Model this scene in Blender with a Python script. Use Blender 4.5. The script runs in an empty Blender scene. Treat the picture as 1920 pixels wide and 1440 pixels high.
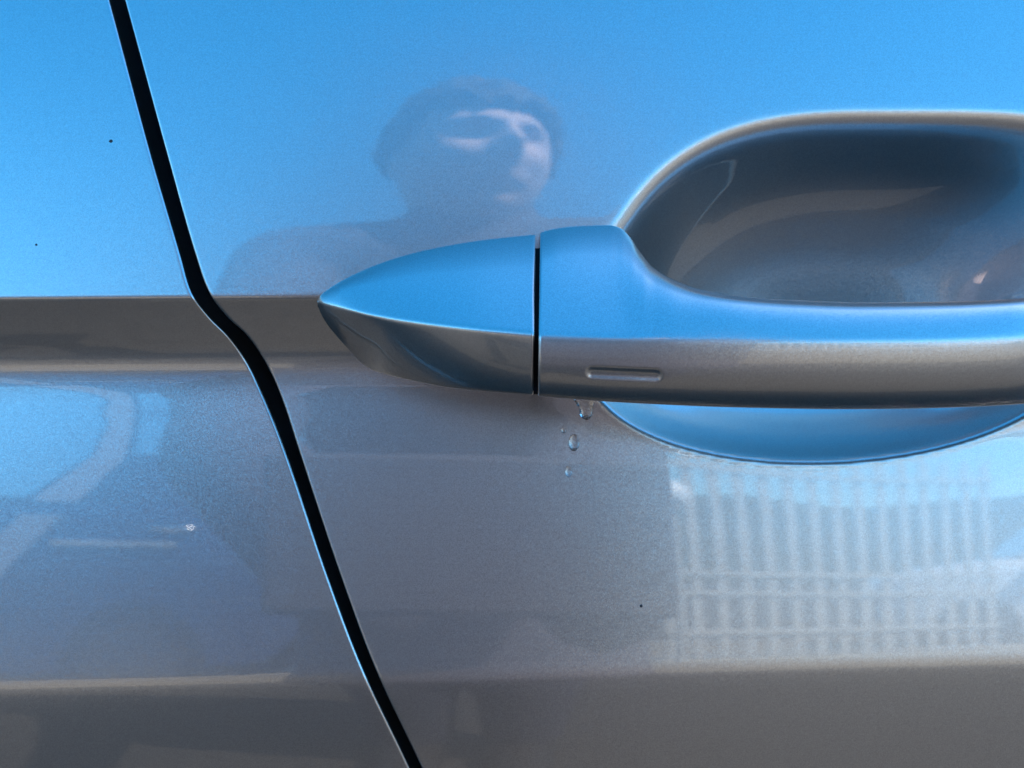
import bpy, bmesh, math, random
import numpy as np
from mathutils import Vector, Matrix

R = math.radians
random.seed(4)
scene = bpy.context.scene
C = scene.collection

# ------------------------------------------------------------------ camera
H = 0.95            # height of the handle (and of the phone) above the ground
D = 0.223           # distance from lens to the door skin
S = 0.000108 / D    # tangent per photo pixel (1920 wide)
cam_d = bpy.data.cameras.new('camera')
cam = bpy.data.objects.new('camera', cam_d)
C.objects.link(cam)
cam.location = (0, -D, H)
cam.rotation_euler = (R(90), 0, 0)
cam_d.sensor_width = 36
cam_d.lens = 18 / (960 * S)
cam_d.clip_start = 0.005
cam_d.clip_end = 3000
cam_d.dof.use_dof = True
cam_d.dof.focus_distance = 0.216
cam_d.dof.aperture_fstop = 21
scene.camera = cam

# ------------------------------------------------------------------ light
SUN_EL, SUN_AZ = 52.0, 57.0          # azimuth clockwise from +Y towards +X
w = bpy.data.worlds.new('World')
scene.world = w
w.use_nodes = True
nt = w.node_tree
sky = nt.nodes.new('ShaderNodeTexSky')
sky.sky_type = 'NISHITA'
sky.sun_disc = False
sky.sun_elevation = R(SUN_EL)
sky.sun_rotation = R(SUN_AZ)
sky.altitude = 0
sky.air_density = 1.0
sky.dust_density = 0.3
sky.ozone_density = 4.0
bg = nt.nodes['Background']
bg.inputs['Strength'].default_value = 0.15
hs = nt.nodes.new('ShaderNodeHueSaturation')   # the phone's vivid rendering of a clear sky
hs.inputs['Hue'].default_value = 0.487
hs.inputs['Saturation'].default_value = 1.34
nt.links.new(sky.outputs[0], hs.inputs['Color'])
nt.links.new(hs.outputs[0], bg.inputs['Color'])

sun_d = bpy.data.lights.new('sun', 'SUN')
sun_d.energy = 4.2
sun_d.angle = R(0.5)
sun_d.color = (1.0, 0.91, 0.79)
sun = bpy.data.objects.new('sun', sun_d)
C.objects.link(sun)
sdir = Vector((math.cos(R(SUN_EL)) * math.sin(R(SUN_AZ)), math.cos(R(SUN_EL)) * math.cos(R(SUN_AZ)), math.sin(R(SUN_EL))))
sun.rotation_euler = (-sdir).to_track_quat('-Z', 'Y').to_euler()
sun.location = sdir * 30

vs = scene.view_settings
vs.view_transform = 'Standard'
vs.look = 'None'
vs.gamma = 1
vs.use_curve_mapping = False
vs.exposure = 2.3
scene.cycles.blur_glossy = 0.0
scene.cycles.max_bounces = 10
scene.cycles.glossy_bounces = 8
scene.cycles.transmission_bounces = 8

# ------------------------------------------------------------------ materials
MATS = {}
def mat(name, col, rough=0.6, metal=0.0, **kw):
    m = bpy.data.materials.new(name)
    m.use_nodes = True
    b = m.node_tree.nodes['Principled BSDF']
    b.inputs['Base Color'].default_value = (*col, 1)
    b.inputs['Roughness'].default_value = rough
    b.inputs['Metallic'].default_value = metal
    for k, v in kw.items():
        b.inputs[k.replace('_', ' ')].default_value = v
    MATS[name] = m
    return m

def noise_color(m, scale, c0, c1, detail=6, bump=0.0, bdist=0.01, lo=0.35, hi=0.65):
    t = m.node_tree
    b = t.nodes['Principled BSDF']
    tc = t.nodes.new('ShaderNodeTexCoord')
    n = t.nodes.new('ShaderNodeTexNoise')
    n.inputs['Scale'].default_value = scale
    n.inputs['Detail'].default_value = detail
    r = t.nodes.new('ShaderNodeValToRGB')
    r.color_ramp.elements[0].position = lo
    r.color_ramp.elements[1].position = hi
    r.color_ramp.elements[0].color = (*c0, 1)
    r.color_ramp.elements[1].color = (*c1, 1)
    t.links.new(tc.outputs['Object'], n.inputs['Vector'])
    t.links.new(n.outputs['Fac'], r.inputs[0])
    t.links.new(r.outputs[0], b.inputs['Base Color'])
    if bump:
        bp = t.nodes.new('ShaderNodeBump')
        bp.inputs['Strength'].default_value = bump
        bp.inputs['Distance'].default_value = bdist
        t.links.new(n.outputs['Fac'], bp.inputs['Height'])
        t.links.new(bp.outputs[0], b.inputs['Normal'])
    return m

def metallic_paint(name, col, rough, flake=0.08, cell=6500.0, peel=0.0000025):
    """metal flake base under a glossy clear coat: each flake leans its own way"""
    m = mat(name, col, rough, 1.0, Coat_Weight=1.0, Coat_Roughness=0.015, Coat_IOR=1.65)
    t = m.node_tree
    L = t.links
    b = t.nodes['Principled BSDF']
    tc = t.nodes.new('ShaderNodeTexCoord')
    vo = t.nodes.new('ShaderNodeTexVoronoi')
    vo.inputs['Scale'].default_value = cell
    L.new(tc.outputs['Object'], vo.inputs['Vector'])
    sub = t.nodes.new('ShaderNodeVectorMath'); sub.operation = 'SUBTRACT'
    sub.inputs[1].default_value = (0.5, 0.5, 0.5)
    L.new(vo.outputs['Color'], sub.inputs[0])
    sc = t.nodes.new('ShaderNodeVectorMath'); sc.operation = 'SCALE'
    sc.inputs['Scale'].default_value = flake
    L.new(sub.outputs[0], sc.inputs[0])
    geo = t.nodes.new('ShaderNodeNewGeometry')
    add = t.nodes.new('ShaderNodeVectorMath'); add.operation = 'ADD'
    L.new(geo.outputs['Normal'], add.inputs[0]); L.new(sc.outputs[0], add.inputs[1])
    nm = t.nodes.new('ShaderNodeVectorMath'); nm.operation = 'NORMALIZE'
    L.new(add.outputs[0], nm.inputs[0])
    L.new(nm.outputs[0], b.inputs['Normal'])
    # flakes differ a little in tone
    sepc = t.nodes.new('ShaderNodeSeparateColor')
    L.new(vo.outputs['Color'], sepc.inputs[0])
    mr = t.nodes.new('ShaderNodeMapRange')
    mr.inputs['To Min'].default_value = 0.87; mr.inputs['To Max'].default_value = 1.13
    L.new(sepc.outputs[1], mr.inputs['Value'])
    mx = t.nodes.new('ShaderNodeVectorMath'); mx.operation = 'SCALE'
    mx.inputs[0].default_value = col
    L.new(mr.outputs[0], mx.inputs['Scale'])
    L.new(mx.outputs[0], b.inputs['Base Color'])
    # orange peel of the clear coat
    no = t.nodes.new('ShaderNodeTexNoise')
    no.inputs['Scale'].default_value = 260
    no.inputs['Detail'].default_value = 1.5
    L.new(tc.outputs['Object'], no.inputs['Vector'])
    bp = t.nodes.new('ShaderNodeBump')
    bp.inputs['Strength'].default_value = 1.0
    bp.inputs['Distance'].default_value = peel
    L.new(no.outputs['Fac'], bp.inputs['Height'])
    L.new(bp.outputs[0], b.inputs['Coat Normal'])
    return m

PAINT = metallic_paint('grey_metallic_paint', (0.36, 0.355, 0.355), 0.31)
RUBBER = mat('black_rubber', (0.006, 0.006, 0.008), 0.7, Specular_IOR_Level=0.2)
BLACK = mat('black_plastic', (0.012, 0.012, 0.014), 0.5)
GLASSDARK = mat('tinted_glass', (0.01, 0.012, 0.014), 0.03)
CARGLASS = mat('car_glass', (0.9, 0.92, 0.94), 0.03, 1.0)
WATER = mat('water', (1, 1, 1), 0.0, Transmission_Weight=1.0, IOR=1.33)
DIRT = mat('dirt', (0.03, 0.03, 0.035), 0.9)
ASPHALT = noise_color(mat('asphalt', (0.07, 0.07, 0.07), 0.9), 40, (0.023, 0.0195, 0.0165), (0.041, 0.0355, 0.0295), 8, 0.6, 0.004)
CONCRETE = noise_color(mat('pale_concrete', (0.4, 0.37, 0.31), 0.85), 9, (0.36, 0.33, 0.27), (0.46, 0.42, 0.35), 7, 0.4, 0.003)
WHITE = noise_color(mat('white_paint', (0.78, 0.78, 0.76), 0.5), 6, (0.40, 0.41, 0.40), (0.52, 0.52, 0.5), 5)
WHITECAR = mat('white_car_paint', (0.78, 0.79, 0.8), 0.3, 0.0, Coat_Weight=1.0)
BLUECAR = mat('blue_car_paint', (0.02, 0.05, 0.14), 0.35, 0.3, Coat_Weight=1.0)
SILVER = mat('silver_trim', (0.42, 0.43, 0.5), 0.35, 0.2)
CHROME = mat('chrome', (0.85, 0.85, 0.87), 0.24, 1.0)
SKIN = noise_color(mat('skin', (0.55, 0.37, 0.3), 0.5), 30, (0.72, 0.49, 0.41), (0.82, 0.59, 0.5), 4)
HAIR = noise_color(mat('hair', (0.05, 0.04, 0.035), 0.7), 200, (0.035, 0.028, 0.025), (0.08, 0.065, 0.055), 4, 0.6, 0.004)
JACKET = noise_color(mat('jacket_cloth', (0.1, 0.09, 0.12), 0.85), 60, (0.055, 0.052, 0.075), (0.095, 0.09, 0.12), 6, 0.4, 0.004)
JEANS = noise_color(mat('trouser_cloth', (0.03, 0.035, 0.06), 0.9), 90, (0.022, 0.027, 0.05), (0.045, 0.05, 0.08), 6)
KERB = noise_color(mat('kerb_paint', (0.7, 0.7, 0.68), 0.6), 8, (0.6, 0.6, 0.58), (0.78, 0.78, 0.75), 6)
CASE = mat('phone_case', (0.085, 0.082, 0.105), 0.6)
LEATHER = mat('shoe_leather', (0.02, 0.016, 0.014), 0.5)
RED = mat('red_lens', (0.45, 0.02, 0.02), 0.2)
LAMPGLASS = mat('lamp_glass', (0.86, 0.87, 0.88), 0.15)
RIM = mat('alloy_rim', (0.06, 0.06, 0.065), 0.4, 0.5)

# ------------------------------------------------------------------ helpers
def tag(o, label=None, cat=None, group=None, kind=None):
    if label: o['label'] = label
    if cat: o['category'] = cat
    if group: o['group'] = group
    if kind: o['kind'] = kind
    return o

def empty(name, loc, rz=0.0):
    o = bpy.data.objects.new(name, None)
    o.location = loc
    o.rotation_euler = (0, 0, rz)
    C.objects.link(o)
    return o

def mesh_obj(name, verts, faces, m, parent=None, smooth=True):
    me = bpy.data.meshes.new(name)
    me.from_pydata([tuple(map(float, v)) for v in verts], [], faces)
    if smooth:
        me.polygons.foreach_set('use_smooth', [True] * len(me.polygons))
    me.materials.append(m)
    me.update()
    o = bpy.data.objects.new(name, me)
    C.objects.link(o)
    if parent: o.parent = parent
    return o

def bm_obj(name, bm, m, parent=None, smooth=False):
    bmesh.ops.recalc_face_normals(bm, faces=bm.faces[:])
    me = bpy.data.meshes.new(name)
    bm.to_mesh(me); bm.free()
    if smooth:
        me.polygons.foreach_set('use_smooth', [True] * len(me.polygons))
    me.materials.append(m)
    o = bpy.data.objects.new(name, me)
    C.objects.link(o)
    if parent: o.parent = parent
    return o

def box_bm(bm, x0, x1, y0, y1, z0, z1, bev=0.0):
    r = bmesh.ops.create_cube(bm, size=1.0)
    for v in r['verts']:
        v.co = Vector((x0 + (v.co.x + .5) * (x1 - x0), y0 + (v.co.y + .5) * (y1 - y0), z0 + (v.co.z + .5) * (z1 - z0)))
    if bev:
        es = list({e for v in r['verts'] for e in v.link_edges})
        bmesh.ops.bevel(bm, geom=es, offset=bev, segments=2, affect='EDGES', profile=0.5)

def grid_faces(nr, nc, off=0, flip=False):
    f = []
    for i in range(nr - 1):
        a = off + i * nc
        for j in range(nc - 1):
            q = (a + j, a + j + 1, a + nc + j + 1, a + nc + j)
            f.append(q[::-1] if flip else q)
    return f

def gauss(a, sig):
    n = int(4 * sig) + 1
    k = np.exp(-0.5 * (np.arange(-n, n + 1) / sig) ** 2)
    k /= k.sum()
    return np.convolve(np.pad(a, n, mode='edge'), k, mode='valid')

def smooth_interp(pts, sig=6.0, lo=None, hi=None):
    """piecewise-linear through photo measurements, then rounded"""
    p = np.array(pts, float)
    lo = p[0, 0] if lo is None else lo
    hi = p[-1, 0] if hi is None else hi
    xs = np.arange(lo, hi + 1.0, 1.0)
    # cubic (Catmull-Rom style, monotone-safe slopes) between points
    x, y = p[:, 0], p[:, 1]
    dlt = np.diff(y) / np.diff(x)
    mm = np.zeros_like(y)
    mm[0], mm[-1] = dlt[0], dlt[-1]
    for i in range(1, len(y) - 1):
        if dlt[i - 1] * dlt[i] <= 0: mm[i] = 0
        else:
            w1 = 2 * (x[i + 1] - x[i]) + (x[i] - x[i - 1]); w2 = (x[i + 1] - x[i]) + 2 * (x[i] - x[i - 1])
            mm[i] = (w1 + w2) / (w1 / dlt[i - 1] + w2 / dlt[i])
    k = np.clip(np.searchsorted(x, xs) - 1, 0, len(x) - 2)
    h = x[k + 1] - x[k]; tt = (xs - x[k]) / h
    ys = ((1 + 2 * tt) * (1 - tt) ** 2 * y[k] + tt * (1 - tt) ** 2 * h * mm[k] + tt ** 2 * (3 - 2 * tt) * y[k + 1] + tt ** 2 * (tt - 1) * h * mm[k + 1])
    if sig: ys = gauss(ys, sig)
    return lambda q: np.interp(q, xs, ys)

# ------------------------------------------------------------------ door skin (metres, z measured from handle height)
_zs = np.arange(-0.62, 0.3201, 0.00005)
_tilt = [(-620, -14), (-300, -6), (-150, -15), (-92, -13), (-75, -11), (-64, -9), (-61, -7), (-57.8, 3.7), (-56, 4.1), (-35, 4.9), (-15, 5.6), (-6, 6.0), (-3, 5.4), (-0.5, 3), (2.5, -2),
         (5.5, -16), (8.5, -29), (17.3, -33), (18.5, 6.8), (48, 9.0), (78, 11.2), (110, 13), (200, 15), (320, 16)]
_t = np.interp(_zs * 1000, [a for a, b in _tilt], [b for a, b in _tilt])
_t = gauss(_t, 5)
_Y = np.concatenate([[0], np.cumsum(np.tan(np.radians((_t[1:] + _t[:-1]) / 2)) * np.diff(_zs))])
_Y -= np.interp(0.0186, _zs, _Y)
def skin(z): return np.interp(z, _zs, _Y)

# the same skin with the crease ironed out, under the handle bowl
def ironed(za, zb, ta, tb):
    ya, yb = float(skin(za)), float(skin(zb))
    sa, sb, h = math.tan(R(ta)), math.tan(R(tb)), zb - za
    def f(z):
        tt = np.clip((z - za) / h, 0, 1)
        y = ((1 + 2 * tt) * (1 - tt) ** 2 * ya + tt * (1 - tt) ** 2 * h * sa + tt ** 2 * (3 - 2 * tt) * yb + tt ** 2 * (tt - 1) * h * sb)
        return np.where((z < za) | (z > zb), skin(z), y)
    return f
plain = ironed(-0.013, 0.034, 5.7, 7.3)
plain_wide = ironed(-0.042, 0.048, 4.7, 8.6)

def smoothstep(a, b, x):
    t = np.clip((x - a) / (b - a), 0, 1)
    return t * t * (3 - 2 * t)

def shear(x, z):
    # the creases climb slightly towards the front, the lower one more
    return z - np.clip(x, -0.2, 0.2) * (0.006 + 0.020 * (1 - smoothstep(-0.055, -0.015, z)))

# slope of the bowl wall against the distance inside its rim (mm): soft lip, narrow shoulder, steep wall, flat floor
_rr = np.arange(-8.0, 52.0, 0.02)
_sl = gauss(np.interp(_rr, [-2.2, -1.7, -0.35, 0.1, 1.5, 2.4, 5.0, 9.5, 13.5, 20, 30, 50], [0, 0.02, 0.04, 0.40, 0.60, 1.0, 1.28, 1.12, 0.9, 0.58, 0.26, 0.0]), 8)
_dp = np.concatenate([[0], np.cumsum((_sl[1:] + _sl[:-1]) / 2 * 0.02)]) * 0.001
_sl2 = gauss(np.interp(_rr, [-0.9, 1.2, 5, 10, 15, 25, 50], [0, 1.4, 1.15, 0.78, 0.52, 0.3, 0.0]), 6)      # lower wall: turns in at once
_dp2 = np.concatenate([[0], np.cumsum((_sl2[1:] + _sl2[:-1]) / 2 * 0.02)]) * 0.001

def door_y(x, z):
    """depth of the front door skin, bowl behind the grip included"""
    zz = shear(x, z)
    yb = plain(zz)
    u = 960 + x / (S * (D + yb)); v = 720 - z / (S * (D + yb))
    cx = 1600 - 0.26 * (v - 550)
    k = smoothstep(560, 760, v)
    n = 3.2 - 1.2 * k
    # bowl proper
    dv = np.where(v < 660, (660 - v) / 452, (v - 660) / 206)
    hw = np.where(u > cx, 640 - 170 * k, 500 - 30 * k)
    q = (np.abs((u - cx) / hw) ** n + dv ** n) ** (1 / n)
    # faint lead-in round its lower side
    dv2 = np.where(v < 680, (680 - v) / 472, (v - 680) / 212)
    q2 = (np.abs((u - cx) / hw) ** n + dv2 ** n) ** (1 / n)
    wgt = 1 - smoothstep(0.93, 1.2, q2)
    wgt = np.maximum(wgt, smoothstep(0.004, 0.03, x) * (1 - smoothstep(0.13, 0.17, x)))
    base = skin(zz) * (1 - wgt) + yb * wgt
    w2 = 1 - smoothstep(0.7, 1.06, q)
    base = base * (1 - w2) + plain_wide(zz) * w2
    kl = smoothstep(600, 750, v)
    deep = np.interp((1 - q) * 50.0, _rr, _dp, left=0.0) * (1 - kl) + np.interp((1 - q) * 50.0, _rr, _dp2, left=0.0) * kl
    g2 = np.clip(DISH * (1 - q2), -0.02, 1)
    dish = 0.0004 * np.log1p(np.exp(g2 / 0.0004)) * smoothstep(640, 760, v)
    return base + deep + dish
DISH = 0.0007

def rear_y(x, z):
    return skin(shear(x, z))

# shut line, from photo measurements
gapL = smooth_interp([(-3000, 60), (-1200, -40), (-400, 88), (0, 200), (300, 281), (480, 334), (545, 353), (600, 393), (626, 420), (688, 462), (730, 480), (840, 523), (1080, 604), (1240, 664), (1440, 758), (1900, 960), (3000, 1200), (6500, 1300)], 7)
gapR = smooth_interp([(-3000, 95), (-1200, -4), (-400, 124), (0, 236), (300, 318), (480, 369), (545, 392), (600, 434), (626, 463), (688, 503), (730, 521), (840, 557), (1080, 637), (1240, 696), (1440, 789), (1900, 990), (3000, 1230), (6500, 1330)], 7)
def edge_x(gap, z):
    Y = skin(z)
    v = 720 - z / (S * (D + Y))
    k = smoothstep(600, 800, v)
    return (gap(v) + (4 + 6 * k if gap is gapL else -3 + 4 * k) - 960) * S * (D + Y)

rows = np.concatenate([np.linspace(-0.56, -0.1, 24)[:-1], np.arange(-0.1, -0.066, 0.0007), np.arange(-0.066, -0.05, 0.0003), np.arange(-0.05, 0.0, 0.0007), np.arange(0.0, 0.0165, 0.0004),
                       np.arange(0.0165, 0.0202, 0.00012), np.arange(0.0202, 0.1, 0.0007), np.linspace(0.1, 0.2, 8)])
r_e = 0.0006
svals = np.concatenate([np.array([0, 0.01, 0.03, 0.06, 0.1, 0.15, 0.21, 0.28, 0.36, 0.45, 0.6, 0.9, 1.4]) * 1e-3, np.arange(0.0021, 0.012, 0.0007)])

def panel(name, side, cols, yfun, parent):
    """side=-1: panel lies left of the shut line; +1 right"""
    ex = edge_x(gapL if side < 0 else gapR, rows)
    nr, nc = len(rows), len(cols) + 2
    V = np.zeros((nr, nc, 3))
    for j, s in enumerate(cols):
        # offsets from the edge near the shut line, straightening out further off
        k = smoothstep(0.02, 0.25, s)
        x = ex * (1 - k) + side * s + k * (ex.mean())
        z = rows
        y = yfun(x, z)
        if s < r_e: y = y + r_e - math.sqrt(max(r_e ** 2 - (r_e - s) ** 2, 0))
        V[:, j + 2, 0] = x; V[:, j + 2, 1] = y; V[:, j + 2, 2] = z + H
    for j, dep in ((1, 0.0022), (0, 0.022)):
        V[:, j] = V[:, 2]; V[:, j, 1] += dep
    o = mesh_obj(name, V.reshape(-1, 3), grid_faces(nr, nc, 0, flip=(side < 0)), PAINT, parent)
    return o

car = empty('parked_car', (0, 0.6, 0))
tag(car, 'grey metallic car seen close up at its door handle, reflecting blue sky', 'car')
inv = Vector((0, -0.6, 0))
def adopt(o, parent=car, off=inv):
    o.location = off
    return o

rear = adopt(panel('rear_door', -1, np.concatenate([svals, np.arange(0.012, 0.11, 0.0011), np.linspace(0.115, 0.9, 16)]), rear_y, car))
rear['label'] = 'grey rear door left of the dark shut line'
front = adopt(panel('front_door', 1, np.concatenate([svals, np.arange(0.012, 0.235, 0.00055), np.linspace(0.24, 1.0, 20)]), door_y, car))
front['label'] = 'grey front door carrying the handle and its scooped bowl'

# black rubber deep in the shut line
zs = np.linspace(-0.56, 0.2, 160)
xl, xr = edge_x(gapL, zs), edge_x(gapR, zs)
V = []
for i, z in enumerate(zs):
    y = float(skin(z)) + 0.0215
    V += [(xl[i] - 0.004, y, z + H), (0.5 * (xl[i] + xr[i]), y - 0.004, z + H), (xr[i] + 0.004, y, z + H)]
adopt(mesh_obj('door_seal', V, grid_faces(len(zs), 3), RUBBER, car))

# ------------------------------------------------------------------ handle
def unproj(u, v, Y): return (u - 960) * S * (D + Y), -(v - 720) * S * (D + Y)

def quad(a, c, b, n):
    t = np.linspace(0, 1, n, endpoint=False)[:, None]
    return (1 - t) ** 2 * a + 2 * t * (1 - t) * c + t ** 2 * b

def bulged(a, b, h, n, skew=0.5):
    a, b = np.array(a), np.array(b)
    d = b - a
    nrm = np.array([d[1], -d[0]]); nrm = nrm / (np.linalg.norm(nrm) + 1e-9)
    # outward = towards the camera / away from body centre
    if nrm[0] > 0: nrm = -nrm
    return quad(a, a + d * skew + nrm * h * 2, b, n)

def handle_mesh(name, us, Tf, Kf, Bf, YT, YK, YB, back, parent, bulge_t, bulge_b, slot=None, end_l=False, end_r=False, sig=0.00055):
    secs = []
    n_cols = len(us)
    for ci, u in enumerate(us):
        vT, vK, vB = float(Tf(u)), float(Kf(u)), float(Bf(u))
        yT, yK, yB = float(YT(u)), float(YK(u)), float(YB(u))
        zT, zK, zB = (-(vT - 720) * S * (D + yT), -(vK - 720) * S * (D + yK), -(vB - 720) * S * (D + yB))
        T = (yT, zT); K = (yK, zK); B = (yB, zB)
        h = max(abs(zT - zB), 1e-4)
        f = min(1.0, h / 0.012)
        P0 = (yT + back * f, zT - 0.0022 * f)
        Bb = (yB + back * f, zB + 0.0020 * f)
        lin = lambda a, b, n: np.array(a) + (np.array(b) - np.array(a)) * np.linspace(0, 1, n, endpoint=False)[:, None]
        sec = np.concatenate([lin(P0, T, 18), bulged(T, K, bulge_t * f, 78, 0.42), bulged(K, B, bulge_b * f, 60, 0.55), lin(B, Bb, 26), lin(Bb, P0, 14)])
        seg = np.linalg.norm(np.roll(sec, -1, 0) - sec, axis=1)
        per = seg.sum(); s = np.concatenate([[0], np.cumsum(seg)[:-1]])
        wt = 0.5 * (seg + np.roll(seg, 1))
        sg = min(sig, per * 0.02)
        dd = np.abs(s[:, None] - s[None, :]); dd = np.minimum(dd, per - dd)
        W = np.exp(-0.5 * (dd / sg) ** 2) * wt[None, :]
        W /= W.sum(1, keepdims=True)
        sec = W @ sec
        cen = sec.mean(0)
        # roll the outline in at a cut end
        inset = 0.0
        de = min((us[-1] - u) if end_r else 1e9, (u - us[0]) if end_l else 1e9) * 0.0001
        rr = 0.00045
        if de < rr: inset = rr - math.sqrt(max(rr * rr - (rr - de) ** 2, 0))
        if inset > 0:
            dv = cen - sec; ln = np.linalg.norm(dv, axis=1, keepdims=True)
            sec = sec + dv / np.maximum(ln, 1e-6) * inset
        Y, Z = sec[:, 0], sec[:, 1]
        vv = 720 - Z / (S * (D + Y))
        uu = u - (vv - 438) * 0.014
        yu = np.minimum(Y, yT + 0.002)
        X = (uu - 960) * S * (D + yu)
        if slot is not None:
            su, sv, hl, rad, dep = slot
            ddx = np.maximum(np.abs(u - su) - hl, 0); ddv = vv - (sv + (u - su) * 0.045)
            ds = np.sqrt(ddx ** 2 + ddv ** 2)
            m = 1 - smoothstep(rad * 0.2, rad * 1.15, ds)
            ok = (np.arange(len(Y)) > 18 + 78) & (np.arange(len(Y)) < 18 + 78 + 60)
            Y = Y + np.where(ok, m * dep, 0)
        secs.append(np.stack([X, Y, Z + H], 1))
    V = np.array(secs)
    n = V.shape[1]
    faces = []
    for i in range(n_cols - 1):
        for j in range(n):
            a, b = i * n + j, i * n + (j + 1) % n
            faces.append((a, b, b + n, a + n))
    faces.append(tuple(range(n))); faces.append(tuple((n_cols - 1) * n + k for k in range(n - 1, -1, -1)))
    o = mesh_obj(name, V.reshape(-1, 3), faces, PAINT, parent)
    return o

T_g = smooth_interp([(1010, 435), (1050, 426), (1100, 422), (1143, 421), (1163, 426), (1182, 443), (1205, 476), (1230, 503), (1270, 526), (1320, 543), (1400, 556), (1500, 563), (1620, 567), (1750, 566), (1920, 559), (2000, 545), (2060, 515), (2100, 475), (2140, 452), (2200, 450), (2300, 500), (2360, 560)], 3)
YT_g = smooth_interp([(1010, 1.4), (1143, 1.2), (1163, 0.4), (1182, -2.2), (1210, -7.5), (1270, -13), (1400, -16.5), (1900, -16.5), (2060, -9), (2140, 1), (2360, 1)], 6)
K_g = smooth_interp([(1010, 628), (1200, 634), (1500, 638), (1700, 637), (1920, 631), (2100, 620), (2250, 600), (2360, 570)], 10)
YK_g = smooth_interp([(1010, -22.5), (1300, -25), (1600, -26), (1900, -25), (2100, -20), (2250, -10), (2360, 0)], 10)
B_g = smooth_interp([(1010, 745), (1200, 758), (1400, 766), (1600, 769), (1750, 767), (1920, 759), (2100, 735), (2250, 690), (2360, 580)], 10)
YB_g = smooth_interp([(1010, -18), (1200, -19.5), (1600, -20.5), (1900, -19.5), (2100, -8), (2250, 0), (2360, 1)], 10)
mmf = lambda f: (lambda u: f(u) * 0.001)
us_g = np.concatenate([np.array([1013, 1013.4, 1014.2, 1015.4, 1017, 1019]), np.arange(1021.5, 1300, 2.2), np.arange(1300, 2100, 5), np.arange(2100, 2357, 5)])
grip = adopt(handle_mesh('door_handle', us_g, T_g, K_g, B_g, mmf(YT_g), mmf(YK_g), mmf(YB_g), 0.010, front, 0.0020, 0.0016,
                         slot=(1174, 701, 60, 12, 0.0004), end_l=True), off=Vector((0, 0, 0)))
grip['label'] = 'grey grip bar with a small pressed slot in its lower face'

T_c = smooth_interp([(597, 563), (600, 556), (608, 548), (625, 536), (660, 516), (720, 490), (800, 467), (900, 449), (1010, 437)], 2)
K_c = smooth_interp([(597, 566), (615, 571), (650, 580), (700, 592), (850, 612), (1010, 626)], 4)
B_c = smooth_interp([(597, 569), (600, 580), (607, 595), (625, 622), (650, 652), (690, 690), (720, 701), (780, 716), (850, 729), (1010, 744)], 3)
YT_c = lambda u: float(skin(-(T_c(u) - 720) * S * D)) + 0.0004
YK_c = smooth_interp([(597, 0.2), (604, -1.6), (620, -3.8), (650, -6.8), (700, -10.5), (800, -16), (900, -20), (1010, -22.5)], 4)
YB_c = smooth_interp([(597, 0.5), (612, 2.0), (640, 4.5), (680, 5.0), (730, -1.0), (800, -7.0), (900, -13), (1010, -16.8)], 5)
us_c = np.concatenate([np.array([597.2, 597.8, 598.6, 600]), np.arange(601.5, 640, 1.5), np.arange(640, 996, 3), np.array([998, 1000, 1001.6, 1002.8, 1003.6, 1004])])
cap = adopt(handle_mesh('handle_cap', us_c, T_c, K_c, B_c, YT_c, mmf(YK_c), mmf(YB_c), 0.010, front, 0.0012, 0.0009, end_r=True), off=Vector((0, 0, 0)))
cap['label'] = 'pointed grey end cap of the door handle'

# black joint piece between cap and grip
us_j = np.array([1000.0, 1004, 1009, 1013, 1018])
off = lambda f, d: (lambda u: float(f(u)) + d)
jn = adopt(handle_mesh('joint_gasket', us_j, off(T_g, 14), K_g, off(B_g, -4), off(mmf(YT_g), 0.003), off(mmf(YK_g), 0.0035), off(mmf(YB_g), 0.003), 0.008, front, 0.001, 0.0005), off=Vector((0, 0, 0)))
jn.data.materials.clear(); jn.data.materials.append(RUBBER)

# ------------------------------------------------------------------ rest of the car body (out of frame, shades the door)
def strip(name, pts, x0, x1, m, nseg=2):
    V = []
    for i in range(nseg):
        x = x0 + (x1 - x0) * i / (nseg - 1)
        V += [(x, y, z) for y, z in pts]
    return adopt(mesh_obj(name, V, grid_faces(nseg, len(pts)), m, car, smooth=False))

zt = float(skin(0.2))
def quarter(name, x0, x1):
    zz = np.concatenate([np.linspace(-0.5, -0.02, 12), np.linspace(-0.01, 0.025, 18), np.linspace(0.04, 0.2, 6)])
    xs = np.linspace(x0, x1, 14)
    V = []
    for x in xs:
        end = max(0, (abs(x) - 1.2)) ** 2 * 0.16
        V += [(x, float(skin(z)) + end, z + H) for z in zz]
    return adopt(mesh_obj(name, V, grid_faces(len(xs), len(zz)), PAINT, car))
# doors end roughly at -1.03 and +0.93
quarter('rear_quarter_panel', -1.95, -1.0)
quarter('front_wing', 0.935, 2.0)
strip('side_window', [(zt + 0.006, 1.15), (zt + 0.10, 1.42), (zt + 0.165, 1.58)], -1.6, 1.1, GLASSDARK)
strip('roof', [(zt + 0.155, 1.575), (zt + 0.17, 1.63), (zt + 0.3, 1.675), (0.9, 1.7), (1.5, 1.675), (1.6, 1.575)], -1.75, 0.75, PAINT)
strip('far_body_side', [(1.6, 1.575), (1.78, 1.15), (1.83, 0.9), (1.8, 0.35), (1.7, 0.25), (0.12, 0.25), (0.06, 0.39)], -1.95, 2.0, PAINT)
strip('bonnet', [(zt + 0.02, 1.145), (0.3, 1.17), (0.9, 1.19), (1.5, 1.17), (1.78, 1.145)], 0.75, 2.0, PAINT)
strip('windscreen', [(0.3, 1.2), (1.5, 1.2)], 0.9, 0.92, GLASSDARK)
strip('end_panel', [(0.2, 0.3), (0.2, 1.15), (1.6, 1.15), (1.6, 0.3)], -1.95, -1.94, PAINT)
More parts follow.
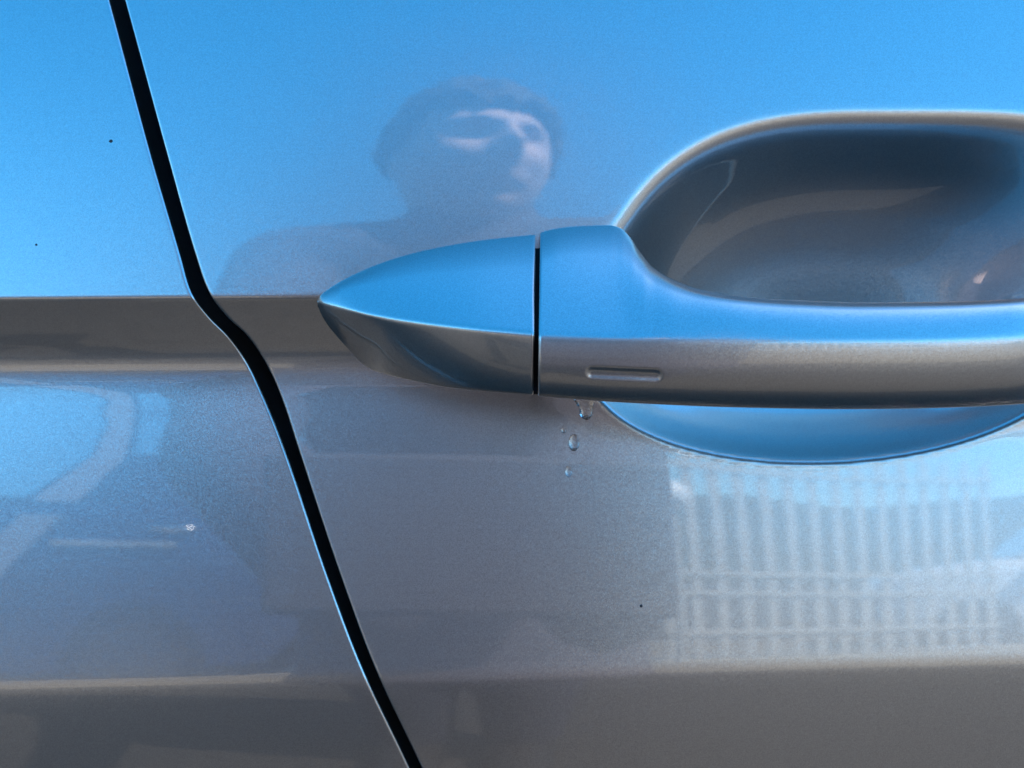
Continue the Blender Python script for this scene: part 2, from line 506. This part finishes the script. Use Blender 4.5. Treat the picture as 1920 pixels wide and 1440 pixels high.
def wheel(name, x, y, r, wid, parent, yoff=0.0):
    bm = bmesh.new()
    bmesh.ops.create_cone(bm, cap_ends=True, segments=40, radius1=r, radius2=r, depth=wid, matrix=Matrix.Translation((x, y, r)) @ Matrix.Rotation(R(90), 4, 'X'))
    es = [e for e in bm.edges if len(e.link_faces) == 2 and any(len(f.verts) > 4 for f in e.link_faces)]
    bmesh.ops.bevel(bm, geom=es, offset=0.02, segments=2, affect='EDGES')
    t = bm_obj('wheel', bm, RUBBER, parent)
    bm = bmesh.new()
    bmesh.ops.create_cone(bm, cap_ends=True, segments=32, radius1=r * .68, radius2=r * .68, depth=wid + 0.012, matrix=Matrix.Translation((x, y, r)) @ Matrix.Rotation(R(90), 4, 'X'))
    bm_obj('rim', bm, RIM, t)
    return t
for x in (-1.45, 1.5):
    for y in (0.17, 1.68):
        adopt(wheel('wheel', x, y, 0.33, 0.2, car))

# ------------------------------------------------------------------ ground and what stands across the lane (seen mirrored in the paint)
g = mesh_obj('ground', [(-400, -400, 0), (400, -400, 0), (400, 400, 0), (-400, 400, 0)], [(0, 1, 2, 3)], ASPHALT, smooth=False)
tag(g, kind='structure')

# added ring of high ground, blocks the bright horizon sky to darken the lower door
nh = 180
hv, hf = [], []
for ring, (rad, hm) in enumerate(((330, 0.0), (350, 0.6), (375, 1.0), (395, 0.9))):
    for i in range(nh):
        a = 2 * math.pi * i / nh
        h = 44 + 9 * math.sin(3 * a + 1) + 6 * math.sin(7 * a + 2.3) + 3 * math.sin(17 * a) + 1.5 * math.sin(41 * a + .7)
        hv.append((rad * math.cos(a), rad * math.sin(a), h * hm - 0.2))
for r_ in range(3):
    for i in range(nh):
        hf.append((r_ * nh + i, (r_ + 1) * nh + i, (r_ + 1) * nh + (i + 1) % nh, r_ * nh + (i + 1) % nh))
ADDED_WOODS = noise_color(mat('added_hill_woods', (0.03, 0.045, 0.03), 0.95), 0.08, (0.022, 0.035, 0.028), (0.05, 0.065, 0.045), 8)
hl = mesh_obj('added_hills', hv, hf, ADDED_WOODS)
tag(hl, kind='structure')

def slab(name, quad2d, z0, z1, m):
    bm = bmesh.new()
    lo = [bm.verts.new((x, y, z0)) for x, y in quad2d]
    hi = [bm.verts.new((x, y, z1)) for x, y in quad2d]
    n = len(quad2d)
    bm.faces.new(hi); bm.faces.new(lo[::-1])
    for i in range(n): bm.faces.new((lo[i], lo[(i + 1) % n], hi[(i + 1) % n], hi[i]))
    return bm_obj(name, bm, m)
pv = slab('pavement', [(-40, -6.9), (0.55, -6.75), (14, -12.6), (14, -13.4), (0.4, -7.6), (-40, -7.9)], 0.0, 0.12, CONCRETE)
tag(pv, kind='structure')
FORE = noise_color(mat('worn_concrete', (0.14, 0.125, 0.1), 0.9), 3.0, (0.13, 0.102, 0.068), (0.185, 0.147, 0.1), 9, 0.4, 0.003)
fc = mesh_obj('forecourt', [(-40, -6.95, .004), (16, -13.0, .004), (16, -2.3, .004), (-40, -2.3, .004)], [(0, 1, 2, 3)], FORE, smooth=False)
tag(fc, kind='structure')
kb = slab('kerb', [(-40, -6.88), (0.50, -6.73), (0.50, -6.58), (-40, -6.73)], 0.0, 0.15, KERB)
tag(kb, kind='structure')
rm = mesh_obj('sunlit_patch', [(-1.45, -5.2, .008), (-0.8, -5.4, .008), (-0.72, -5.75, .008), (-1.2, -5.6, .008)], [(0, 1, 2, 3)], CONCRETE, smooth=False)  # pale sheet stands in for a sunlit patch of ground
tag(rm, kind='structure')

# white slatted fence
F0, F1 = Vector((0.97, -7.0, 0.0)), Vector((3.6, -8.2, 0.0))
fd = (F1 - F0); FL = fd.length; fa = math.atan2(fd.y, fd.x)
fence = empty('slat_fence', F0, fa)
tag(fence, 'white slatted fence mirrored in the door below the handle', 'fence')
def part_box(name, m, parent, *a, bev=0.0):
    bm = bmesh.new(); box_bm(bm, *a, bev=bev)
    return bm_obj(name, bm, m, parent)
part_box('plinth', WHITE, fence, -0.02, FL + 3.0, -0.05, 0.05, 0.0, 0.12)
for z0 in (0.40, 0.77, 0.96, 1.95):
    part_box('rail', WHITE, fence, 0, FL, 0.002, 0.022, z0, z0 + 0.045)
slat0 = None
NS = 15
for i in range(NS):
    if slat0 is None:
        slat0 = part_box('slat', WHITE, fence, -0.042, 0.042, -0.02, 0.0, 0.12, 2.15, bev=0.006)
        o = slat0
    else:
        o = slat0.copy(); C.objects.link(o); o.parent = fence
    o.location = (0.05 + (FL - 0.1) * i / (NS - 1), 0.0, 0)
# white globe lamp on a post at the fence end
lamp = empty('post_lamp', (1.03, -6.8, 0))
tag(lamp, 'slim post with white globe standing at the left end of the slatted fence', 'lamp')
bm = bmesh.new(); bmesh.ops.create_cone(bm, cap_ends=True, segments=20, radius1=0.035, radius2=0.03, depth=1.6, matrix=Matrix.Translation((0, 0, 0.80)))
bm_obj('post', bm, WHITE, lamp)
bm = bmesh.new(); bmesh.ops.create_uvsphere(bm, u_segments=24, v_segments=16, radius=0.13, matrix=Matrix.Translation((0, 0, 1.66)))
bm_obj('globe', bm, LAMPGLASS, lamp, smooth=True)

# ------------------------------------------------------------------ other cars
def other_car(loc, rz, paint, label, trim):
    """origin on the ground at the middle, nose towards -x"""
    c = empty('parked_car', loc, rz)
    tag(c, label, 'car', 'cars mirrored in the paint')
    # lower body: (x, z bottom, z shoulder, half width)
    ZS = 1.33
    st = [(-2.12, .35, .62, .62), (-2.05, .25, .72, .76), (-1.7, .22, .82, .84), (-1.2, .22, .90, .87), (-.75, .22, .95, .885), (0, .22, .97, .89),
          (.9, .22, .99, .89), (1.5, .24, 1.0, .87), (1.95, .28, .97, .80), (2.08, .38, .80, .66)]
    st = [(x, z0 * ZS, z1 * ZS, hw) for x, z0, z1, hw in st]
    V = []; prof = [(-1, 0), (-1.0, .55), (-.97, .8), (-.9, .95), (-.7, 1.0), (0, 1.02), (.7, 1.0), (.9, .95), (.97, .8), (1.0, .55), (1, 0)]
    for x, z0, z1, hw in st:
        V += [(x, py * hw, z0 + pz * (z1 - z0)) for py, pz in prof]
    f = grid_faces(len(st), len(prof))
    f += [tuple(range(len(prof))), tuple((len(st) - 1) * len(prof) + k for k in range(len(prof)))]
    body = mesh_obj('body', V, f, paint, c)
    # cabin
    bs = [(-.95, .80, .93 * ZS), (2.0, .78, .95 * ZS)]; rf = [(-.2, .73, 1.5 * ZS), (1.75, .71, 1.49 * ZS)]
    Vc = [(bs[0][0], -bs[0][1], bs[0][2]), (bs[1][0], -bs[1][1], bs[1][2]), (bs[1][0], bs[1][1], bs[1][2]), (bs[0][0], bs[0][1], bs[0][2]),
          (rf[0][0], -rf[0][1], rf[0][2]), (rf[1][0], -rf[1][1], rf[1][2]), (rf[1][0], rf[1][1], rf[1][2]), (rf[0][0], rf[0][1], rf[0][2])]
    bm = bmesh.new(); vv = [bm.verts.new(v) for v in Vc]
    for q in ((0, 1, 5, 4), (2, 3, 7, 6), (3, 0, 4, 7), (1, 2, 6, 5), (4, 5, 6, 7)): bm.faces.new([vv[k] for k in q])
    bmesh.ops.recalc_face_normals(bm, faces=bm.faces[:])
    bmesh.ops.bevel(bm, geom=[e for e in bm.edges if len(e.link_faces) == 2], offset=0.05, segments=3, affect='EDGES')
    bm_obj('cabin', bm, paint, c)
    A = [Vector(v) for v in Vc]
    def pane(name, q, ins, m=CARGLASS, up=0.006):
        p = [A[k] for k in q]
        cc = sum(p, Vector()) / 4
        nrm = (p[1] - p[0]).cross(p[3] - p[0]).normalized()
        if nrm.dot(cc - Vector((0.4, 0, 1.2))) < 0: nrm = -nrm
        out = [(p[0] * (1 - s_) + p[1] * s_) * (1 - t_) + (p[3] * (1 - s_) + p[2] * s_) * t_ for (s_, t_) in ins]
        vts = [o_ + nrm * up for o_ in out] + [o_ - nrm * 0.01 for o_ in out]
        n = len(out)
        fs = [tuple(range(n)), tuple(range(2 * n - 1, n - 1, -1))] + [(i, (i + 1) % n, n + (i + 1) % n, n + i) for i in range(n)]
        return mesh_obj(name, vts, fs, m, c, smooth=False)
    for q in ((0, 1, 5, 4), (3, 2, 6, 7)):
        pane('side_window', q, [(.06, .08), (.34, .08), (.34, .88), (.1, .88)])
        pane('side_window', q, [(.37, .08), (.58, .08), (.665, .5), (.68, .8), (.65, .88), (.37, .88)])
        pane('side_window', q, [(.755, .50), (.965, .50), (.95, .85), (.76, .85)])
        if trim is not None:
            pane('pillar_trim', q, [(.59, .04), (.67, .04), (.735, .45), (.74, .86), (.69, .97), (.30, .97), (.30, .9), (.655, .9), (.69, .8), (.675, .5)], trim, 0.008)
    pane('windscreen', (3, 0, 4, 7), [(.06, .05), (.94, .05), (.93, .93), (.07, .93)])
    pane('rear_window', (1, 2, 6, 5), [(.08, .1), (.92, .1), (.9, .9), (.1, .9)])
    if trim is not None:
        for sy in (-1, 1):
            vts = [(.80, 1.19), (1.0, 1.19), (.62, .70), (.40, .70)]
            vv_ = [(x, sy * .893, z) for x, z in vts] + [(x, sy * .80, z) for x, z in vts]
            mesh_obj('body_stripe', vv_, [(0, 1, 2, 3), (7, 6, 5, 4), (0, 4, 5, 1), (1, 5, 6, 2), (2, 6, 7, 3), (3, 7, 4, 0)], trim, c, smooth=False)
    for x in (-1.32, 1.35):
        for y in (-.80, .80):
            wheel('wheel', x, y, .35, .2, c)
    for y in (-.55, .55):
        bm = bmesh.new(); bmesh.ops.create_uvsphere(bm, u_segments=16, v_segments=10, radius=1)
        for v in bm.verts: v.co = Vector((-2.05 + v.co.x * .06, y + v.co.y * .17, .62 * ZS + v.co.z * .09))
        bm_obj('headlight', bm, LAMPGLASS, c, True)
        bm = bmesh.new(); bmesh.ops.create_uvsphere(bm, u_segments=16, v_segments=10, radius=1)
        for v in bm.verts: v.co = Vector((2.03 + v.co.x * .05, y * 1.25 + v.co.y * .10, .92 * ZS + v.co.z * .06))
        bm_obj('tail_light', bm, RED, c, True)
    for sy in (-1, 1):
        for x in (0.1, 1.52):
            bm = bmesh.new(); bmesh.ops.create_uvsphere(bm, u_segments=24, v_segments=14, radius=1)
            for v in bm.verts: v.co = Vector((x + v.co.x * .12, sy * .845 + v.co.y * .05, 1.12 + v.co.z * .032))
            bm_obj('handle', bm, CHROME, c, True)
        bm = bmesh.new(); box_bm(bm, .95, 1.55, sy * .885 - .02, sy * .885 + .02, 1.0, 1.03, bev=.008)
        bm_obj('trim_strip', bm, WHITE, c)
        bm = bmesh.new(); box_bm(bm, -.72, -.55, sy * .99 - .09, sy * .99 + .09, .92 * ZS, 1.05 * ZS, bev=.03)
        bm_obj('door_mirror', bm, paint, c)
    return c
other_car((-3.07, -5.95, 0), R(4), BLUECAR, 'dark blue car with pale pillar trim mirrored in the rear door', SILVER)
other_car((5.35, -9.9, 0), R(10), WHITECAR, 'white car mirrored in the front door beside the fence', None)

# ------------------------------------------------------------------ photographer
def capsule(bm, pts, rad, seg=20):
    """tapered tube with round ends through a chain of joints"""
    pts = [Vector(p) for p in pts]
    rings = []
    n = len(pts)
    def frame(d):
        d = d.normalized(); a = Vector((0, 0, 1)) if abs(d.z) < .9 else Vector((0, 1, 0))
        s = d.cross(a).normalized(); return s, d.cross(s).normalized()
    dirs = [(pts[min(i + 1, n - 1)] - pts[max(i - 1, 0)]).normalized() for i in range(n)]
    def ring(c, d, r):
        s, t = frame(d)
        rx, ry = r if isinstance(r, tuple) else (r, r)
        return [bm.verts.new(c + s * (math.cos(2 * math.pi * k / seg) * rx) + t * (math.sin(2 * math.pi * k / seg) * ry)) for k in range(seg)]
    sc = lambda r, f: tuple(q * f for q in r) if isinstance(r, tuple) else r * f
    mn = lambda r: min(r) if isinstance(r, tuple) else r
    for a in (80, 55, 30): rings.append(ring(pts[0] - dirs[0] * mn(rad[0]) * math.sin(R(a)), dirs[0], sc(rad[0], math.cos(R(a)))))
    for i in range(n): rings.append(ring(pts[i], dirs[i], rad[i]))
    for a in (30, 55, 80): rings.append(ring(pts[-1] + dirs[-1] * mn(rad[-1]) * math.sin(R(a)), dirs[-1], sc(rad[-1], math.cos(R(a)))))
    for a, b in zip(rings[:-1], rings[1:]):
        for k in range(seg): bm.faces.new((a[k], a[(k + 1) % seg], b[(k + 1) % seg], b[k]))
    bm.faces.new(rings[0][::-1]); bm.faces.new(rings[-1])

def fused(name, bm, m, voxel, parent=None, iters=4):
    """one continuous skin over overlapping volumes"""
    o = bm_obj(name, bm, m, None, True)
    md = o.modifiers.new('r', 'REMESH'); md.mode = 'VOXEL'; md.voxel_size = voxel; md.use_smooth_shade = True
    ms = o.modifiers.new('s', 'SMOOTH'); ms.factor = 0.5; ms.iterations = iters
    dg = bpy.context.evaluated_depsgraph_get()
    me = bpy.data.meshes.new_from_object(o.evaluated_get(dg))
    old = o.data
    o.modifiers.clear(); o.data = me
    bpy.data.meshes.remove(old)
    me.polygons.foreach_set('use_smooth', [True] * len(me.polygons))
    if parent: o.parent = parent
    return o

PX, PY = -0.045, -0.90
HC = Vector((PX, PY + 0.04, 1.470))
YAW = R(-23)                                   # face turned slightly towards +x
def head_bm(bm, grow=0.0, hair=False):
    r = bmesh.ops.create_icosphere(bm, subdivisions=5, radius=1.0)
    rot = Matrix.Rotation(YAW, 3, 'Z') @ Matrix.Rotation(R(-4), 3, 'X')
    g2 = lambda a, s: math.exp(-(a / s) ** 2)
    kill = []
    for v in r['verts']:
        n = v.co.copy()
        x, y, z = n.x * .082, n.y * .100, n.z * .126
        if z < 0: 
            x *= 1 - .20 * (z / .12) ** 2; y *= 1 - .12 * (z / .12) ** 2 if y < 0 else 1
        fr = max(n.y, 0)
        if fr > 0:
            y += .036 * g2(x, .014) * g2(z + .018, .022) * fr           # nose tip
            y += .016 * g2(x, .011) * g2(z - .010, .028) * fr           # bridge
            y += .013 * g2(abs(x) - .030, .028) * g2(z - .034, .012) * fr   # brow
            y -= .016 * g2(abs(x) - .032, .019) * g2(z - .010, .015) * fr   # eye sockets
            y += .007 * g2(abs(x) - .045, .018) * g2(z + .022, .018) * fr   # cheekbones
            y += .008 * g2(x, .024) * g2(z + .056, .008) * fr           # lips
            y -= .005 * g2(x, .030) * g2(z + .072, .008) * fr
            y += .012 * g2(x, .024) * g2(z + .098, .018) * fr           # chin
        p = Vector((x, y, z))
        if hair:
            p += n * (grow + random.uniform(-.006, .012))
            if n.z < -.05 or (n.y > .35 and z < .052 + random.uniform(-.006, .010)) or (n.y > 0.1 and z < .02): kill.append(v)
        v.co = HC + rot @ p
    if hair: bmesh.ops.delete(bm, geom=kill, context='VERTS')
    else:
        for sx in (-1, 1):
            e = bmesh.ops.create_uvsphere(bm, u_segments=14, v_segments=10, radius=1)
            for v in e['verts']: v.co = HC + rot @ Vector((sx * .080 + v.co.x * .010, -.012 + v.co.y * .019, -.005 + v.co.z * .032))

SH = {-1: Vector((PX - .185, PY + .02, 1.295)), 1: Vector((PX + .185, PY + .02, 1.295))}
EL = {-1: Vector((-.245, -.70, 1.03)), 1: Vector((.065, -.66, 1.0))}
WR = {-1: Vector((-.085, -.355, .905)), 1: Vector((.045, -.355, .905))}
HIP = {-1: Vector((PX - .09, PY - .08, .84)), 1: Vector((PX + .09, PY - .08, .84))}
KN = {-1: Vector((PX - .075, PY - .02, .46)), 1: Vector((PX + .07, PY - .04, .46))}
AN = {-1: Vector((PX - .075, PY - .10, .09)), 1: Vector((PX + .07, PY - .10, .09))}
bm = bmesh.new()
head_bm(bm)
capsule(bm, [(PX, PY - .02, 1.27), (PX, PY, 1.36), (PX, PY + .02, 1.42)], [.062, .054, .055])
capsule(bm, [(PX, PY - .07, .86), (PX, PY - .05, 1.02), (PX, PY - .01, 1.17), (PX, PY - .01, 1.25)], [(.14, .095), (.125, .085), (.15, .10), (.12, .07)], 28)
for s in (-1, 1):
    capsule(bm, [SH[s], (SH[s] + EL[s]) / 2, EL[s]], [.052, .046, .038])
    capsule(bm, [EL[s], EL[s].lerp(WR[s], .35), WR[s]], [.038, .037, .025])
    capsule(bm, [HIP[s], HIP[s].lerp(KN[s], .5), KN[s]], [.085, .072, .052])
    capsule(bm, [KN[s], KN[s].lerp(AN[s], .3), AN[s]], [.052, .054, .034])
    capsule(bm, [AN[s] + Vector((0, -.03, -.04)), AN[s] + Vector((0, .13, -.06))], [.036, .026])
    # hand behind the phone: thumb and curled fingers pinch its lower edge
    hx = -.070 if s < 0 else .034
    pc = Vector((hx + s * .008, -.285, .920))
    capsule(bm, [WR[s], (WR[s] + pc) / 2, pc], [.024, (.028, .020), (.030, .017)])
    for k in range(4):
        L = (.92, 1.0, .95, .78)[k]
        zz = .945 - .0165 * k
        a = Vector((hx + s * .012, -.272, zz)); b = Vector((hx + s * .004, -.250, zz)); c_ = Vector((hx - s * .016 * L, -.2465, zz)); d_ = Vector((hx - s * .026 * L, -.254, zz))
        capsule(bm, [a, b, c_, d_], [.0095, .0088, .008, .007], 12)
    capsule(bm, [pc + Vector((0, .004, .018)), Vector((hx - s * .006, -.256, .950)), Vector((hx - s * .024, -.247, .955))], [.012, .0100, .0085], 12)
person = fused('person', bm, SKIN, 0.0045, None, 2)
tag(person, 'person in a long dark coat taking the picture with a phone, mirrored in the door', 'person')

bm = bmesh.new()
capsule(bm, [(PX, PY - .075, .50), (PX, PY - .075, .80), (PX, PY - .07, .92), (PX, PY - .045, 1.05), (PX, PY - .01, 1.17), (PX, PY - .005, 1.25)], [(.21, .15), (.19, .13), (.175, .125), (.17, .12), (.19, .125), (.15, .095)], 32)
capsule(bm, [SH[-1], (PX, PY, 1.315), SH[1]], [.070, .08, .070])
capsule(bm, [(PX, PY - .01, 1.28), (PX, PY + .005, 1.375)], [.10, .078])
for s in (-1, 1):
    capsule(bm, [SH[s], (SH[s] + EL[s]) / 2 + Vector((0, 0, -.01)), EL[s]], [.070, .064, .057])
    capsule(bm, [EL[s], EL[s].lerp(WR[s], .4), EL[s].lerp(WR[s], 1.06)], [.057, .052, .037])
jk = fused('coat', bm, JACKET, 0.008, person, 5)
bm = bmesh.new()
capsule(bm, [(PX, PY - .08, .80), (PX, PY - .08, .90)], [(.165, .115), (.16, .11)], 28)
for s in (-1, 1):
    capsule(bm, [HIP[s], HIP[s].lerp(KN[s], .5), KN[s]], [.100, .088, .068])
    capsule(bm, [KN[s], KN[s].lerp(AN[s], .4), AN[s] + Vector((0, 0, .0))], [.068, .068, .055])
fused('trousers', bm, JEANS, 0.008, person, 4)
for s in (-1, 1):
    bm = bmesh.new()
    capsule(bm, [AN[s] + Vector((0, -.035, -.045)), AN[s] + Vector((0, .05, -.05)), AN[s] + Vector((0, .15, -.06))], [(.043, .043), (.045, .040), (.042, .030)])
    fused('shoe', bm, LEATHER, 0.006, person, 3)
bm = bmesh.new(); head_bm(bm, 0.015, True)
hr = bm_obj('hair', bm, HAIR, person, True)

# the phone, just behind the lens
ph = empty('phone', (0, 0, 0))
tag(ph, 'dark phone held level in both hands, mirrored in the door', 'phone')
bm = bmesh.new(); box_bm(bm, -.105, .068, -D - .0125, -D - .004, H - .060, H + .018, bev=.003)
bm_obj('case', bm, CASE, ph)
bm = bmesh.new(); box_bm(bm, -.101, .064, -D - .0145, -D - .0128, H - .056, H + .014)
bm_obj('screen', bm, GLASSDARK, ph)

# ------------------------------------------------------------------ water drops and specks on the paint
def surf(u, v, fn):
    """point of the door skin seen at a photo position"""
    Y = 0.0
    for _ in range(60):
        x, z = unproj(u, v, Y)
        Y = 0.6 * Y + 0.4 * float(fn(np.array(x), np.array(z)))
    x, z = unproj(u, v, Y)
    return Vector((x, Y, z + H))

def drop(u, v, rx, rz, h, label, top_pull=0.0, fn=door_y):
    p = surf(u, v, fn)
    k = S * (D + p.y)
    bm = bmesh.new()
    bmesh.ops.create_uvsphere(bm, u_segments=28, v_segments=20, radius=1.0, matrix=Matrix.Rotation(R(90), 4, 'X'))
    for q in bm.verts:
        x, y, z = q.co
        wz = 1.0
        if z > 0: wz = 1 - top_pull * z
        fat = 1 + (0.25 if y < 0 else 0) * (-z)
        q.co = Vector((x * rx * k * wz, y * (h if y < 0 else h * .12) * fat, z * rz * k))
    o = bm_obj('water_drop', bm, WATER, None, True)
    o.location = p + Vector((0, 0.00002, 0))
    o.rotation_euler = (R(-3), 0, 0)
    tag(o, label, 'water drop', 'water drops under the handle')
    return o
drop(1076, 830, 10.5, 16, .0007, 'largest free water drop on the paint under the handle', .12)
drop(1066, 884, 7, 10.5, .0005, 'lowest oval water drop, alone below the others', .2)
drop(1057, 807, 5, 5.5, .00035, 'small round water drop left of and above the largest free drop')
drop(1089, 872, 2.8, 3.2, .0002, 'tiny water bead up and right of the lowest drop')
# the drop still hanging from the grip: a U that widens into the joint
p = surf(1099, 768, door_y); k = S * (D + p.y)
prof = [(-26, 31), (-20, 22), (-8, 15), (4, 12.5), (10, 11.5), (15, 8.5), (18, 4.0), (19, 0.01)]
pts, fcs = [], []
nseg = 20
pi = smooth_interp([(a * 10, b) for a, b in prof], 12)
rowsd = np.linspace(-26, 19, 30)
for a in rowsd:
    wd = max(float(pi(a * 10)), 0.05); hh = .0008 * min(1, wd / 12) * (1 if a > -5 else 0.8)
    for j in range(nseg):
        th = math.pi * j / (nseg - 1)
        xx = -math.cos(th) * wd * (1.0 if math.cos(th) > 0 or a > -6 else 1.15) * -1
        pts.append((p.x + xx * k, p.y + .00002 - hh * math.sin(th), p.z - a * k))
    pts.append((p.x, p.y + .00008, p.z - a * k))
n1 = nseg + 1
for i in range(len(rowsd) - 1):
    for j in range(n1):
        a, b = i * n1 + j, i * n1 + (j + 1) % n1
        fcs.append((a, b, b + n1, a + n1))
fcs.append(tuple(range(n1))); fcs.append(tuple((len(rowsd) - 1) * n1 + k_ for k_ in range(n1 - 1, -1, -1)))
hd = mesh_obj('water_drop', pts, fcs, WATER)
bmx = bmesh.new(); bmx.from_mesh(hd.data); bmesh.ops.recalc_face_normals(bmx, faces=bmx.faces[:]); bmx.to_mesh(hd.data); bmx.free()
tag(hd, 'water drop still clinging to the lower edge of the grip', 'water drop', 'water drops under the handle')

def speck(u, v, r, label, fn, at=None):
    p = at or surf(u, v, fn)
    kk = S * (D + p.y)
    bm = bmesh.new()
    bmesh.ops.create_icosphere(bm, subdivisions=2, radius=1)
    for q in bm.verts:
        f = 1 + random.uniform(-.25, .25)
        q.co = Vector((q.co.x * r * kk * f, q.co.y * .00012, q.co.z * r * kk * f))
    o = bm_obj('dirt_speck', bm, DIRT, None, True)
    o.location = p
    tag(o, label, 'dirt speck', 'dirt specks on the paint')
speck(208, 265, 3.6, 'round dark speck on the blue left door beside the shut line', rear_y)
speck(68, 459, 2.4, 'small dark speck near the left edge, just above the crease', rear_y)
speck(1202, 1136, 2.8, 'small dark speck on the lower door left of the fence reflection', door_y)
x, z = unproj(1125, 599, -0.0198)
speck(0, 0, 2.6, 'tiny dark speck on the blue top face of the grip', None, at=Vector((x, -0.0200, z + H)))
